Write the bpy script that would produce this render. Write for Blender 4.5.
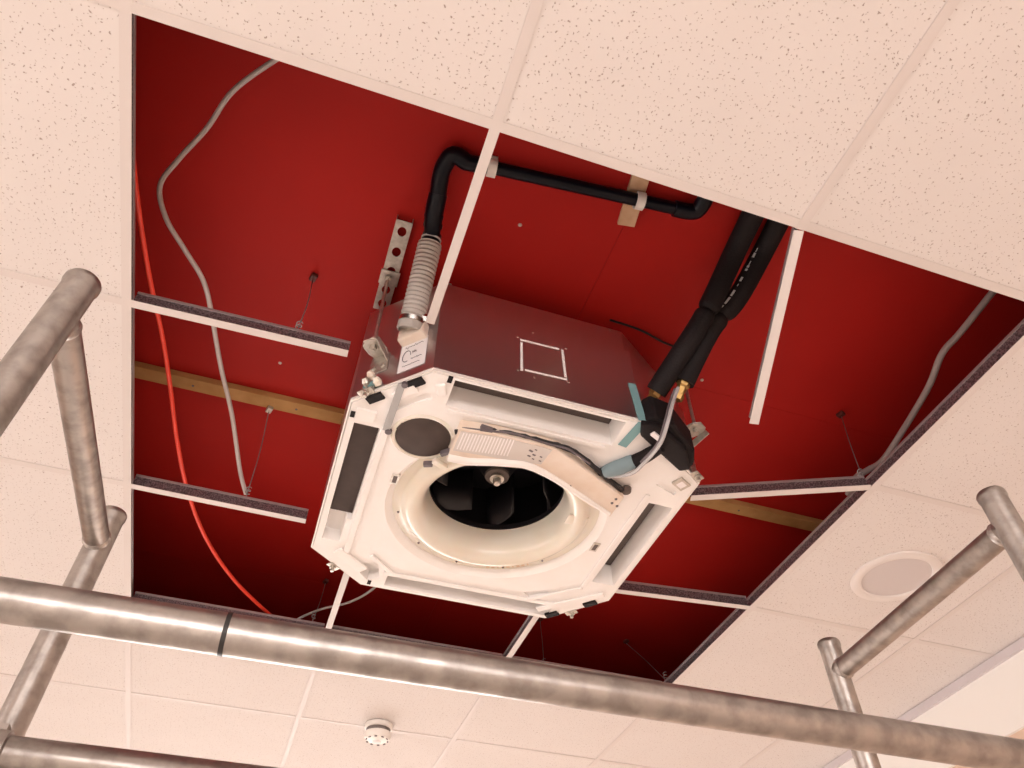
import bpy, bmesh, math, random
from math import sin, cos, pi, sqrt, radians
from mathutils import Vector, Matrix
random.seed(7)
for o in list(bpy.data.objects):
    bpy.data.objects.remove(o, do_unlink=True)
S = bpy.context.scene
COL = S.collection
CZ = 1.55                                  # eye height above the floor

# ------------------------------------------------------------------ camera
FPX, YAW, PITCH, ROLL = 768.1, .32064, .82831, .00525
FW = Vector((sin(YAW)*cos(PITCH), cos(YAW)*cos(PITCH), sin(PITCH)))
_rt = Vector((cos(YAW), -sin(YAW), 0)); _up = _rt.cross(FW)
RT = cos(ROLL)*_rt + sin(ROLL)*_up; UP = -sin(ROLL)*_rt + cos(ROLL)*_up
cam = bpy.data.cameras.new('camera'); cam.sensor_width = 36; cam.lens = FPX/1024*36; cam.clip_start = .02
camo = bpy.data.objects.new('camera', cam); COL.objects.link(camo)
camo.matrix_world = Matrix((( RT.x, UP.x, -FW.x, 0), (RT.y, UP.y, -FW.y, 0), (RT.z, UP.z, -FW.z, CZ), (0, 0, 0, 1)))
S.camera = camo

# ------------------------------------------------------------------ light
S.view_settings.view_transform = 'Standard'
S.view_settings.look = 'None'
S.view_settings.gamma = 1
S.view_settings.use_curve_mapping = False
S.view_settings.exposure = 0.2
w = bpy.data.worlds.new('sky'); S.world = w; w.use_nodes = True
w.node_tree.nodes['Background'].inputs[0].default_value = (1, .9, .82, 1)
w.node_tree.nodes['Background'].inputs[1].default_value = .5
RX0, RX1, RY0, RY1, FZ = -3.6, 2.29, -3.0, 5.6, -CZ     # room extents, heights relative to the eye
H = 1.2719                                              # suspended ceiling underside
SLAB = 1.63                                             # red board underside
WARM = (1, .905, .865)
def area(name, loc, rot, sx, sy, power, color=WARM):
    l = bpy.data.lights.new(name, 'AREA'); l.shape = 'RECTANGLE'; l.size = sx; l.size_y = sy; l.energy = power; l.color = color
    o = bpy.data.objects.new(name, l); COL.objects.link(o); o.location = (loc[0], loc[1], loc[2]); o.rotation_euler = rot
    return o
# added fill lamps standing in for daylight at unseen left, near and far windows
area('fill_left', (RX0+.05, .9, -.12), (0, radians(-42), 0), 1.7, 3.4, 105)
area('fill_near', (-.5, RY0+.05, -.12), (radians(50), 0, 0), 3.6, 1.7, 145)
area('fill_far', (.3, RY1-.05, -.12), (radians(-55), 0, 0), 3.0, 1.7, 125)

# ------------------------------------------------------------------ helpers
def ray(x, y):
    return (x-512)/FPX*RT - (y-384)/FPX*UP + FW
def P(x, y, z):                            # photograph pixel -> point at height z
    d = ray(x, y); return d*(z/d.z)
def PY(x, y, Y):
    d = ray(x, y); return d*(Y/d.y)
def PX(x, y, X):
    d = ray(x, y); return d*(X/d.x)

def mat(name, col, rough=.6, metal=0., noise=None, bump=None, spec=None, trans=0., sss=0.):
    m = bpy.data.materials.new(name); m.use_nodes = True
    nt = m.node_tree; b = nt.nodes['Principled BSDF']
    b.inputs['Base Color'].default_value = (*col, 1)
    b.inputs['Roughness'].default_value = rough; b.inputs['Metallic'].default_value = metal
    if spec is not None: b.inputs['Specular IOR Level'].default_value = spec
    if trans: b.inputs['Transmission Weight'].default_value = trans
    if sss:
        b.inputs['Subsurface Weight'].default_value = sss; b.inputs['Subsurface Radius'].default_value = (.02, .012, .008)
    tc = nt.nodes.new('ShaderNodeTexCoord')
    if noise:                              # (scale, second colour, low, high, detail)
        n = nt.nodes.new('ShaderNodeTexNoise'); n.inputs['Scale'].default_value = noise[0]; n.inputs['Detail'].default_value = noise[4] if len(noise) > 4 else 4
        nt.links.new(tc.outputs['Object'], n.inputs['Vector'])
        r = nt.nodes.new('ShaderNodeMapRange'); r.inputs[1].default_value = noise[2]; r.inputs[2].default_value = noise[3]
        nt.links.new(n.outputs['Fac'], r.inputs[0])
        mx = nt.nodes.new('ShaderNodeMix'); mx.data_type = 'RGBA'
        mx.inputs[6].default_value = (*col, 1); mx.inputs[7].default_value = (*noise[1], 1)
        nt.links.new(r.outputs[0], mx.inputs[0]); nt.links.new(mx.outputs[2], b.inputs['Base Color'])
        if metal > .3:
            rr = nt.nodes.new('ShaderNodeMapRange'); rr.inputs[3].default_value = rough-.08; rr.inputs[4].default_value = rough+.18
            nt.links.new(n.outputs['Fac'], rr.inputs[0]); nt.links.new(rr.outputs[0], b.inputs['Roughness'])
    if bump:
        n2 = nt.nodes.new('ShaderNodeTexNoise'); n2.inputs['Scale'].default_value = bump[0]; n2.inputs['Detail'].default_value = 3
        nt.links.new(tc.outputs['Object'], n2.inputs['Vector'])
        bp = nt.nodes.new('ShaderNodeBump'); bp.inputs['Strength'].default_value = bump[1]; bp.inputs['Distance'].default_value = .003
        nt.links.new(n2.outputs['Fac'], bp.inputs['Height']); nt.links.new(bp.outputs['Normal'], b.inputs['Normal'])
    return m

def tile_material():
    m = bpy.data.materials.new('mineral_tile'); m.use_nodes = True
    nt = m.node_tree; b = nt.nodes['Principled BSDF']; L = nt.links.new
    b.inputs['Roughness'].default_value = .85; b.inputs['Specular IOR Level'].default_value = .2
    tc = nt.nodes.new('ShaderNodeTexCoord'); oi = nt.nodes.new('ShaderNodeObjectInfo')
    off = nt.nodes.new('ShaderNodeVectorMath'); off.operation = 'ADD'
    sc = nt.nodes.new('ShaderNodeMath'); sc.operation = 'MULTIPLY'; sc.inputs[1].default_value = 37
    L(oi.outputs['Random'], sc.inputs[0]); L(tc.outputs['Object'], off.inputs[0]); L(sc.outputs[0], off.inputs[1])
    ds = nt.nodes.new('ShaderNodeTexNoise'); ds.inputs['Scale'].default_value = 90; L(off.outputs[0], ds.inputs['Vector'])
    dm = nt.nodes.new('ShaderNodeVectorMath'); dm.operation = 'MULTIPLY_ADD'; dm.inputs[1].default_value = (.012,)*3
    L(ds.outputs['Color'], dm.inputs[0]); L(off.outputs[0], dm.inputs[2])
    facs = []
    for scale, lo, hi, thr in ((66, .055, .105, .46), (118, .06, .12, .56)):
        v = nt.nodes.new('ShaderNodeTexVoronoi'); v.voronoi_dimensions = '2D'; v.inputs['Scale'].default_value = scale; v.inputs['Randomness'].default_value = 1
        L(dm.outputs[0], v.inputs['Vector'])
        r = nt.nodes.new('ShaderNodeMapRange'); r.inputs[1].default_value = lo; r.inputs[2].default_value = hi; r.inputs[3].default_value = 1; r.inputs[4].default_value = 0
        L(v.outputs['Distance'], r.inputs[0])
        sp = nt.nodes.new('ShaderNodeSeparateColor'); L(v.outputs['Color'], sp.inputs[0])
        g = nt.nodes.new('ShaderNodeMath'); g.operation = 'GREATER_THAN'; g.inputs[1].default_value = thr; L(sp.outputs[0], g.inputs[0])
        mu = nt.nodes.new('ShaderNodeMath'); mu.operation = 'MULTIPLY'; L(r.outputs[0], mu.inputs[0]); L(g.outputs[0], mu.inputs[1])
        facs.append(mu)
    mxm = nt.nodes.new('ShaderNodeMath'); mxm.operation = 'MAXIMUM'; L(facs[0].outputs[0], mxm.inputs[0]); L(facs[1].outputs[0], mxm.inputs[1])
    k = nt.nodes.new('ShaderNodeMath'); k.operation = 'MULTIPLY'; k.inputs[1].default_value = .72; L(mxm.outputs[0], k.inputs[0])
    n = nt.nodes.new('ShaderNodeTexNoise'); n.inputs['Scale'].default_value = 5; L(off.outputs[0], n.inputs['Vector'])
    base = nt.nodes.new('ShaderNodeMix'); base.data_type = 'RGBA'; base.inputs[6].default_value = (.74, .70, .68, 1); base.inputs[7].default_value = (.70, .655, .63, 1)
    L(n.outputs['Fac'], base.inputs[0])
    mx = nt.nodes.new('ShaderNodeMix'); mx.data_type = 'RGBA'; mx.inputs[7].default_value = (.30, .21, .17, 1)
    L(base.outputs[2], mx.inputs[6]); L(k.outputs[0], mx.inputs[0]); L(mx.outputs[2], b.inputs['Base Color'])
    inv = nt.nodes.new('ShaderNodeMath'); inv.operation = 'SUBTRACT'; inv.inputs[0].default_value = 1; L(mxm.outputs[0], inv.inputs[1])
    fn = nt.nodes.new('ShaderNodeTexNoise'); fn.inputs['Scale'].default_value = 220; L(off.outputs[0], fn.inputs['Vector'])
    ad = nt.nodes.new('ShaderNodeMath'); ad.operation = 'MULTIPLY_ADD'; ad.inputs[1].default_value = .25; L(fn.outputs['Fac'], ad.inputs[0]); L(inv.outputs[0], ad.inputs[2])
    bp = nt.nodes.new('ShaderNodeBump'); bp.inputs['Strength'].default_value = .6; bp.inputs['Distance'].default_value = .0015
    L(ad.outputs[0], bp.inputs['Height']); L(bp.outputs['Normal'], b.inputs['Normal'])
    return m

M = dict(
    tile=tile_material(),
    tee=mat('white_enamel', (.67, .615, .59), .55, 0, None),
    bulb=mat('tee_bulb', (.50, .46, .47), .4, .7),
    cream=mat('cream_cover', (.80, .70, .61), .45, 0, (18, (.74, .61, .50), .4, .7)),
    sleeve=mat('grey_sleeve', (.20, .28, .31), .5),
    web=mat('galvanised_web', (.34, .30, .32), .36, .75, (260, (.13, .11, .12), .4, .6)),
    red=mat('red_board', (.43, .015, .011), .55, 0, (2.2, (.37, .012, .009), .3, .7), (60, .12), .15),
    batten=mat('batten_wood', (.50, .27, .095), .7, 0, (14, (.40, .20, .06), .35, .65), (80, .3)),
    block=mat('pale_wood', (.66, .45, .29), .7, 0, (25, (.55, .34, .20), .35, .65)),
    steel=mat('zinc_steel', (.62, .58, .59), .30, .95),
    zinc=mat('zinc_bracket', (.66, .63, .58), .36, .85, (70, (.50, .47, .42), .35, .65)),
    tube=mat('galvanised_tube', (.45, .42, .395), .33, .92, (34, (.31, .285, .265), .40, .64, 9), (120, .08)),
    tubeend=mat('tube_weld', (.58, .55, .52), .4, .8, (90, (.38, .35, .33), .4, .6)),
    eps=mat('white_foam', (.90, .88, .865), .7, 0, (7, (.88, .85, .82), .35, .65), (260, .15)),
    plastic=mat('white_plastic', (.86, .83, .79), .4),
    bell=mat('ivory_plastic', (.80, .775, .70), .2, 0, (6, (.77, .71, .60), .35, .7), None, .5, 0, .25),
    black=mat('black_foam', (.011, .008, .009), .7, 0, None, (200, .3), .25),
    pipe=mat('black_pipe', (.004, .005, .010), .32, spec=.22),
    dark=mat('dark_inside', (.012, .010, .013), .5),
    brown=mat('brown_and_outlet_shade', (.11, .085, .075), .7),
    plug=mat('grey_rubber', (.085, .064, .057), .8, 0, (30, (.068, .052, .046), .3, .7), None, .2),
    hose=mat('grey_hose', (.46, .43, .40), .5),
    clampsteel=mat('hose_clamp', (.7, .68, .64), .25, 1.0),
    brass=mat('brass', (.45, .28, .10), .4, .8),
    teal=mat('teal_tape', (.20, .38, .40), .5),
    greytape=mat('grey_strap', (.40, .40, .40), .5),
    paper=mat('paper_label', (.86, .83, .83), .6),
    silver=mat('silver_label', (.62, .58, .55), .4, .25),
    ink=mat('ink', (.13, .11, .12), .6),
    whiteprint=mat('white_print', (.55, .55, .55), .6),
    cablewhite=mat('white_cable', (.50, .45, .43), .5),
    cablered=mat('red_cable', (.85, .06, .03), .4),
    cablegrey=mat('grey_cable', (.36, .30, .28), .5),
    maroon=mat('painted_clip', (.10, .018, .014), .6),
    wire=mat('steel_wire', (.30, .27, .27), .5, .6),
    tapeblack=mat('black_tape', (.02, .018, .018), .5),
    clear=mat('clear_tube', (.70, .70, .72), .2, 0, None, None, .6, .35),
    grille=mat('grille_grey', (.25, .21, .20), .6, 0, (300, (.20, .17, .16), .4, .6)),
    wall=mat('wall_peach', (.72, .55, .44), .8, 0, (3, (.68, .51, .40), .3, .7)),
    wallwhite=mat('wall_white', (.83, .81, .78), .7),
    lav=mat('angle_trim_shade', (.60, .55, .57), .5),
    floor=mat('floor_vinyl', (.66, .60, .54), .5, 0, (4, (.61, .55, .49), .3, .7)),
    glass=mat('window_glass', (1, 1, 1), .02, 0, None, None, .5, 1.0),
    ring=mat('ring_enamel', (.74, .70, .68), .45),
    mark=mat('mould_mark', (.60, .44, .28), .5),
    lens=mat('frosted_lens', (.60, .56, .56), .5),
)

def link(name, me, m, parent=None, smooth=False):
    o = bpy.data.objects.new(name, me); COL.objects.link(o)
    for x in (m if isinstance(m, (list, tuple)) else [m]):
        if len(me.materials) < (len(m) if isinstance(m, (list, tuple)) else 1): me.materials.append(x)
    if parent is not None:
        o.parent = parent; o.matrix_parent_inverse = Matrix.Translation(-offset(parent))
    if smooth:
        for p in me.polygons: p.use_smooth = True
    return o
def offset(p):                               # parts are modelled in room coordinates
    return p.location if p.type == 'EMPTY' else Vector((0, 0, 0))
def thing(name, label, cat, loc, group=None, kind=None):
    o = bpy.data.objects.new(name, None); COL.objects.link(o); o.location = loc; o.empty_display_size = .05
    if label: o['label'] = label
    if cat: o['category'] = cat
    if group: o['group'] = group
    if kind: o['kind'] = kind
    return o
def tag(o, label, cat, group=None, kind=None):
    if label: o['label'] = label
    if cat: o['category'] = cat
    if group: o['group'] = group
    if kind: o['kind'] = kind
    return o
def mesh(vs, fs, mats=None):
    me = bpy.data.meshes.new('m'); me.from_pydata([tuple(v) for v in vs], [], fs)
    if mats:
        for p, i in zip(me.polygons, mats): p.material_index = i
    me.update(); return me
class MB:                                    # collects shapes for ONE part
    def __init__(s): s.v, s.f, s.m = [], [], []
    def add(s, vs, fs, mi=0):
        k = len(s.v); s.v += [Vector(v) for v in vs]; s.f += [tuple(i+k for i in f) for f in fs]; s.m += [mi]*len(fs); return s
    def box(s, a, b, mi=0):
        x0, y0, z0 = a; x1, y1, z1 = b
        return s.add([(x0, y0, z0), (x1, y0, z0), (x1, y1, z0), (x0, y1, z0), (x0, y0, z1), (x1, y0, z1), (x1, y1, z1), (x0, y1, z1)],
                     [(0, 3, 2, 1), (4, 5, 6, 7), (0, 1, 5, 4), (1, 2, 6, 5), (2, 3, 7, 6), (3, 0, 4, 7)], mi)
    def obox(s, c, ax, ay, az, hx, hy, hz, mi=0):   # oriented box
        c = Vector(c); ax = Vector(ax).normalized(); ay = Vector(ay).normalized(); az = Vector(az).normalized()
        vs = [c + ax*hx*i + ay*hy*j + az*hz*k for k in (-1, 1) for j in (-1, 1) for i in (-1, 1)]
        return s.add(vs, [(0, 2, 3, 1), (4, 5, 7, 6), (0, 1, 5, 4), (1, 3, 7, 5), (3, 2, 6, 7), (2, 0, 4, 6)], mi)
    def prism(s, poly, z0, z1, mi=0):
        n = len(poly)
        vs = [(x, y, z0) for x, y in poly] + [(x, y, z1) for x, y in poly]
        return s.add(vs, [tuple(range(n-1, -1, -1)), tuple(range(n, 2*n))] + [(i, (i+1) % n, n+(i+1) % n, n+i) for i in range(n)], mi)
    def tube(s, pts, r, seg=14, caps=True, mi=0):
        pts = [Vector(p) for p in pts]; n = len(pts); rs = r if isinstance(r, (list, tuple)) else [r]*n
        t0 = (pts[1]-pts[0]).normalized(); u = t0.orthogonal().normalized(); vs = []
        for i, p in enumerate(pts):
            t = (pts[min(i+1, n-1)] - pts[max(i-1, 0)]).normalized()
            u = (u - t*u.dot(t)).normalized(); v = t.cross(u)
            vs += [p + (u*cos(a) + v*sin(a))*rs[i] for a in (2*pi*k/seg for k in range(seg))]
        fs = [(i*seg+k, i*seg+(k+1) % seg, (i+1)*seg+(k+1) % seg, (i+1)*seg+k) for i in range(n-1) for k in range(seg)]
        if caps: fs += [tuple(range(seg-1, -1, -1)), tuple(range((n-1)*seg, n*seg))]
        return s.add(vs, fs, mi)
    def lathe(s, prof, c, axis=(0, 0, 1), seg=40, closed=False, mi=0):
        c = Vector(c); t = Vector(axis).normalized(); u = t.orthogonal().normalized(); v = t.cross(u); n = len(prof); vs = []
        for r, h in prof:
            r = max(r, 1e-5); vs += [c + t*h + (u*cos(a) + v*sin(a))*r for a in (2*pi*k/seg for k in range(seg))]
        R = range(n if closed else n-1)
        return s.add(vs, [(i*seg+k, i*seg+(k+1) % seg, ((i+1) % n)*seg+(k+1) % seg, ((i+1) % n)*seg+k) for i in R for k in range(seg)], mi)
    def build(s, name, m, parent=None, smooth=False, bevel=0, seg=2):
        me = mesh(s.v, s.f, s.m if isinstance(m, (list, tuple)) else None)
        bm = bmesh.new(); bm.from_mesh(me)
        bmesh.ops.recalc_face_normals(bm, faces=bm.faces); bm.to_mesh(me); bm.free()
        o = link(name, me, m, parent, smooth)
        if smooth:
            md = o.modifiers.new('edges', 'EDGE_SPLIT'); md.split_angle = radians(38)
        if bevel:
            b = o.modifiers.new('bevel', 'BEVEL'); b.width = bevel; b.segments = seg; b.limit_method = 'ANGLE'; b.angle_limit = radians(35)
        return o
def curve(pts, n=10):                        # Catmull-Rom through points
    p = [Vector(q) for q in pts]; p = [2*p[0]-p[1]] + p + [2*p[-1]-p[-2]]; out = []
    for i in range(1, len(p)-2):
        a, b, c, d = p[i-1:i+3]
        for k in range(n):
            t = k/n
            out.append(.5*((2*b) + (c-a)*t + (2*a-5*b+4*c-d)*t*t + (3*b-a-3*c+d)*t**3))
    out.append(p[-2]); return out
def cut(o, cutters):                         # boolean difference baked into the mesh
    for c in cutters:
        md = o.modifiers.new('cut', 'BOOLEAN'); md.operation = 'DIFFERENCE'; md.solver = 'EXACT'; md.object = c
    dg = bpy.context.evaluated_depsgraph_get(); dg.update()
    me = bpy.data.meshes.new_from_object(o.evaluated_get(dg))
    o.modifiers.clear(); o.data = me
    for c in cutters: bpy.data.objects.remove(c, do_unlink=True)

# ------------------------------------------------------------------ room shell
def struct(name, mb, m, parent=None, **k):
    o = mb.build(name, m, parent, **k)
    if parent is None: o['kind'] = 'structure'
    return o
TOP = SLAB + .1
struct('floor', MB().box((RX0-.2, RY0-.2, FZ-.1), (RX1+.2, RY1+.2, FZ)), M['floor'])['label'] = 'plain beige vinyl floor of the room'
def holed_wall(name, axis, pos, sgn, a0, a1, openings, m, label):
    mb = MB(); th = .15
    def rect(u0, u1, z0, z1):
        p0, p1 = sorted((pos, pos+sgn*th))
        if axis == 'x': mb.box((p0, u0, z0), (p1, u1, z1))
        else: mb.box((u0, p0, z0), (u1, p1, z1))
    (u0, u1, z0, z1) = openings
    rect(a0, u0, FZ, TOP); rect(u1, a1, FZ, TOP); rect(u0, u1, FZ, z0); rect(u0, u1, z1, TOP)
    o = struct(name, mb, m); o['label'] = label; return o
def window(n, axis, pos, sgn, op, label):
    u0, u1, z0, z1 = op; t = thing('window_%d' % n, label, None, (pos, (u0+u1)/2, z0) if axis == 'x' else ((u0+u1)/2, pos, z0), None, 'structure')
    def bx(name, ua, ub, za, zb, d0, d1, m):
        p0, p1 = sorted((pos+sgn*d0, pos+sgn*d1))
        return MB().box(*(((p0, ua, za), (p1, ub, zb)) if axis == 'x' else ((ua, p0, za), (ub, p1, zb)))).build(name, m, t)
    f = .05; um = (u0+u1)/2
    for (a, b, c, d) in ((u0, u0+f, z0, z1), (u1-f, u1, z0, z1), (u0, u1, z0, z0+f), (u0, u1, z1-f, z1), (um-f/2, um+f/2, z0, z1)):
        bx('window_frame', a, b, c, d, .05, .11, M['plastic'])
    for (a, b) in ((u0+f, um-f/2), (um+f/2, u1-f)):
        bx('pane', a, b, z0+f, z1-f, .075, .085, M['glass'])
WL = (-.9, 2.7, -1.0, .75); WN = (-2.4, 1.4, -1.0, .75); WF = (-1.3, 1.9, -1.0, .75)  # unseen windows, added as places for the fill lamps
holed_wall('wall_left', 'x', RX0, -1, RY0-.15, RY1+.15, WL, M['wall'], 'peach left wall of the room with an added window')
holed_wall('wall_near', 'y', RY0, -1, RX0, RX1, WN, M['wall'], 'peach wall behind the viewer with an added window')
holed_wall('wall_far', 'y', RY1, 1, RX0, RX1, WF, M['wall'], 'peach far wall of the room with an added window')
window(1, 'x', RX0, -1, WL, 'added unseen white framed window in the left wall')
window(2, 'y', RY0, -1, WN, 'added unseen white framed window in the wall behind the viewer')
window(3, 'y', RY1, 1, WF, 'added unseen white framed window in the far wall')
struct('wall_right', MB().box((RX1, RY0-.15, FZ), (RX1+.15, RY1+.15, TOP)), M['wall'])['label'] = 'peach right wall below the white band'
struct('trim_1', MB().box((RX1-.012, RY0, 1.050), (RX1, RY1, 1.243)), M['wallwhite'])['label'] = 'broad white band along the top of the right wall'
struct('trim_2', MB().box((RX1-.022, RY0, 1.243), (RX1, RY1, H)), M['lav'])['label'] = 'narrow edge trim, shadow line put into its lavender grey colour, where ceiling meets right wall'  # lavender grey puts the shadow line under the ceiling into the trim

# red board ceiling above the opening
red = thing('red_ceiling', 'red painted board ceiling above the opening', None, (.5, 1.3, SLAB), None, 'structure')
g = .0005
for (x0, x1, ys) in ((RX0, -.64, (RY0, RY1)), (-.64, .562, (RY0, .2, 2.62, RY1)), (.562, 1.76, (RY0, 1.262, RY1)), (1.76, RX1, (RY0, RY1))):
    for a, b in zip(ys, ys[1:]):
        MB().box((x0+g, a+g, SLAB), (x1-g, b-g, SLAB+.0125)).build('board', M['red'], red)
MB().box((RX0, RY0, SLAB+.0125), (RX1, RY1, TOP)).build('deck', M['red'], red)
bat = MB().box((-.95, 1.675, SLAB-.022), (2.1, 1.722, SLAB-.0003)).build('batten', M['batten'], red, bevel=.002)
for px, py in ((193, 385), (296, 411), (740, 509)):
    c = P(px, py, SLAB-.022); c.y = 1.70
    MB().lathe([(0, -.001), (.0035, -.001), (.004, .0015)], c, seg=10).build('nail', M['ink'], bat)
for px, py in ((280, 363), (300, 60), (520, 225), (702, 380), (668, 412), (450, 285)):
    c = P(px, py, SLAB); MB().lathe([(0, -.002), (.004, -.002), (.006, .001)], c, seg=10).build('screw', M['zinc'], red)

# ------------------------------------------------------------------ suspended ceiling: tees and tiles
XS = {-3: -2.245, -2: -1.645, -1: -1.048, 0: -.4540, 1: .150, 2: .757, 3: 1.3600, 4: 1.957}
YS = {-2: -.655, -1: -.056, 0: .5455, 1: 1.148, 2: 1.757, 3: 2.343, 4: 2.975, 5: 3.575, 6: 4.175, 7: 4.775}
ceil = thing('ceiling', 'suspended ceiling of perforated cream tiles in white tee bars with a square opening', None, (.45, 1.4, H), None, 'structure')
def tee(a, b, up=(0, 0, 1), name='tee_bar'):
    a = Vector(a); b = Vector(b); t = (b-a).normalized(); u = Vector(up); u = (u - t*u.dot(t)).normalized(); s = t.cross(u); L = (b-a).length/2; c = (a+b)/2
    mb = MB()
    mb.obox(c + u*.0008, t, s, u, L, .0095, .0008, 0)
    mb.obox(c + u*.0016 + u*.016, t, s, u, L, .0007, .016, 1)
    mb.obox(c + u*.0365, t, s, u, L, .003, .003, 2)
    return mb.build(name, [M['tee'], M['web'], M['bulb']], ceil)
yA, yB = RY0, RY1
for i, X in XS.items():
    if i == 1:
        tee((X, yA, H), (X, 1.000, H)); tee((X+.002, 1.945, H), (X, yB, H))
    elif i == 2:
        tee((X, yA, H), (X, .556, H)); tee((X-.004, 1.94, H), (X, yB, H))
        tee((X, .558, H), P(754, 424, 1.12), (0.12, 0, 1))                # bent stub hanging down
    else: tee((X, yA, H), (X, yB, H))
xs = [XS[k] for k in sorted(XS)]
hz = H + .0004
for j, Y in YS.items():
    for i in range(-3, 5):
        x0 = XS[i] + .0095; x1 = (XS[i+1] if i < 4 else RX1-.01) - .0095
        if j in (1, 2) and i in (0, 1, 2):
            if i == 0:
                tee((x0, Y if j == 1 else Y+.004, hz), (.002, 1.138 if j == 1 else 1.762, hz-.001))
            if i == 2:
                if j == 1: tee((x1, Y+.006, hz), (.903, 1.292, 1.226), (0, .06, 1))
                else: tee((x1, Y, hz), (.915, 1.79, 1.262))
            continue
        tee((x0, Y, hz), (x1, Y, hz))
# tiles, sharing one mesh per size
cache = {}
def tile(x0, x1, y0, y1):
    sx, sy = round(x1-x0, 3), round(y1-y0, 3)
    if (sx, sy) not in cache:
        mb = MB().box((-sx/2, -sy/2, 0), (sx/2, sy/2, .016)); me = mesh(mb.v, mb.f); me.materials.append(M['tile']); cache[(sx, sy)] = me
    o = bpy.data.objects.new('ceiling_tile', cache[(sx, sy)]); COL.objects.link(o); o.parent = ceil
    o.location = Vector(((x0+x1)/2, (y0+y1)/2, H+.0022)) - ceil.location
gp = .0045
for i in range(-2, 5):
    for j in range(-2, 7):
        if i in (0, 1, 2) and j in (0, 1, 2): continue
        x1 = XS[i+1] if i < 4 else RX1-.004
        tile(XS[i]+gp, x1-gp, YS[j]+gp, YS[j+1]-gp)
for n, (x0, x1, y0, y1) in enumerate(((RX0, XS[-2]-gp, RY0, RY1), (XS[-2], RX1, RY0, YS[-2]-gp), (XS[-2], RX1, YS[7]+gp, RY1))):
    MB().box((x0, y0, H+.0022), (x1, y1, H+.018)).build('tile_field', M['tile'], ceil)

# ------------------------------------------------------------------ ceiling cassette unit
ZB, ZT = 1.215, 1.535
X0, X1, Y0, Y1 = .032, .888, 1.076, 1.925
OCT = [(.181, Y0), (.664, Y0), (X1, 1.222), (X1, 1.775), (.747, Y1), (.192, Y1), (X0, 1.792), (X0, 1.222)]
CX, CY = .458, 1.502
def inset(poly, d):
    n = len(poly); out = []
    for i in range(n):
        p0, p1, p2 = Vector(poly[i-1]), Vector(poly[i]), Vector(poly[(i+1) % n])
        e1 = (p1-p0).normalized(); e2 = (p2-p1).normalized(); n1 = Vector((-e1.y, e1.x)); n2 = Vector((-e2.y, e2.x))
        k = (n1+n2).normalized(); out.append(tuple(p1 + k*(d/max(.3, k.dot(n1)))))
    return out
unit = thing('cassette_air_conditioner', 'opened white ceiling cassette air conditioner with grey steel sides hanging in the opening', 'air conditioner', (CX, CY, ZB))
# casing: shell of folded sheet
OUT, INN = OCT, inset(OCT, .0015)
mb = MB(); n = 8
OUTT = list(OCT); OUTT[1] = (.650, Y0); OUTT[2] = (X1, 1.236)
lo, mid, hi = ZB+.006, 1.462, ZT
vs = [(x, y, lo) for x, y in OUT] + [(x, y, mid) for x, y in OUT] + [(x, y, mid) for x, y in OUTT] + [(x, y, hi) for x, y in OUTT]
fs = [(i, (i+1) % n, n+(i+1) % n, n+i) for i in range(n)] + [(n+i, n+(i+1) % n, 2*n+(i+1) % n, 2*n+i) for i in range(n)] + [(2*n+i, 2*n+(i+1) % n, 3*n+(i+1) % n, 3*n+i) for i in range(n)] + [tuple(range(3*n, 4*n))]
mb.add(vs, fs)
casing = mb.build('casing', M['steel'], unit)
sol = casing.modifiers.new('sheet', 'SOLIDIFY'); sol.thickness = .0012; sol.offset = -1
# folded bottom lip
mb = MB(); a, b = OCT, inset(OCT, .004)
vs = [(x, y, ZB+.001) for x, y in a] + [(x, y, ZB+.001) for x, y in b] + [(x, y, ZB+.010) for x, y in a] + [(x, y, ZB+.010) for x, y in b]
mb.add([Vector(v) + Vector((v[0]-CX, v[1]-CY, 0))*.002 for v in vs], [(i, (i+1) % 8, 8+(i+1) % 8, 8+i) for i in range(8)] + [(16+i, 16+(i+1) % 8, (i+1) % 8, i) for i in range(8)] + [(8+i, 8+(i+1) % 8, 24+(i+1) % 8, 24+i) for i in range(8)] + [(24+i, 24+(i+1) % 8, 16+(i+1) % 8, 16+i) for i in range(8)])
mb.build('bottom_lip', M['plastic'], unit)
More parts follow.
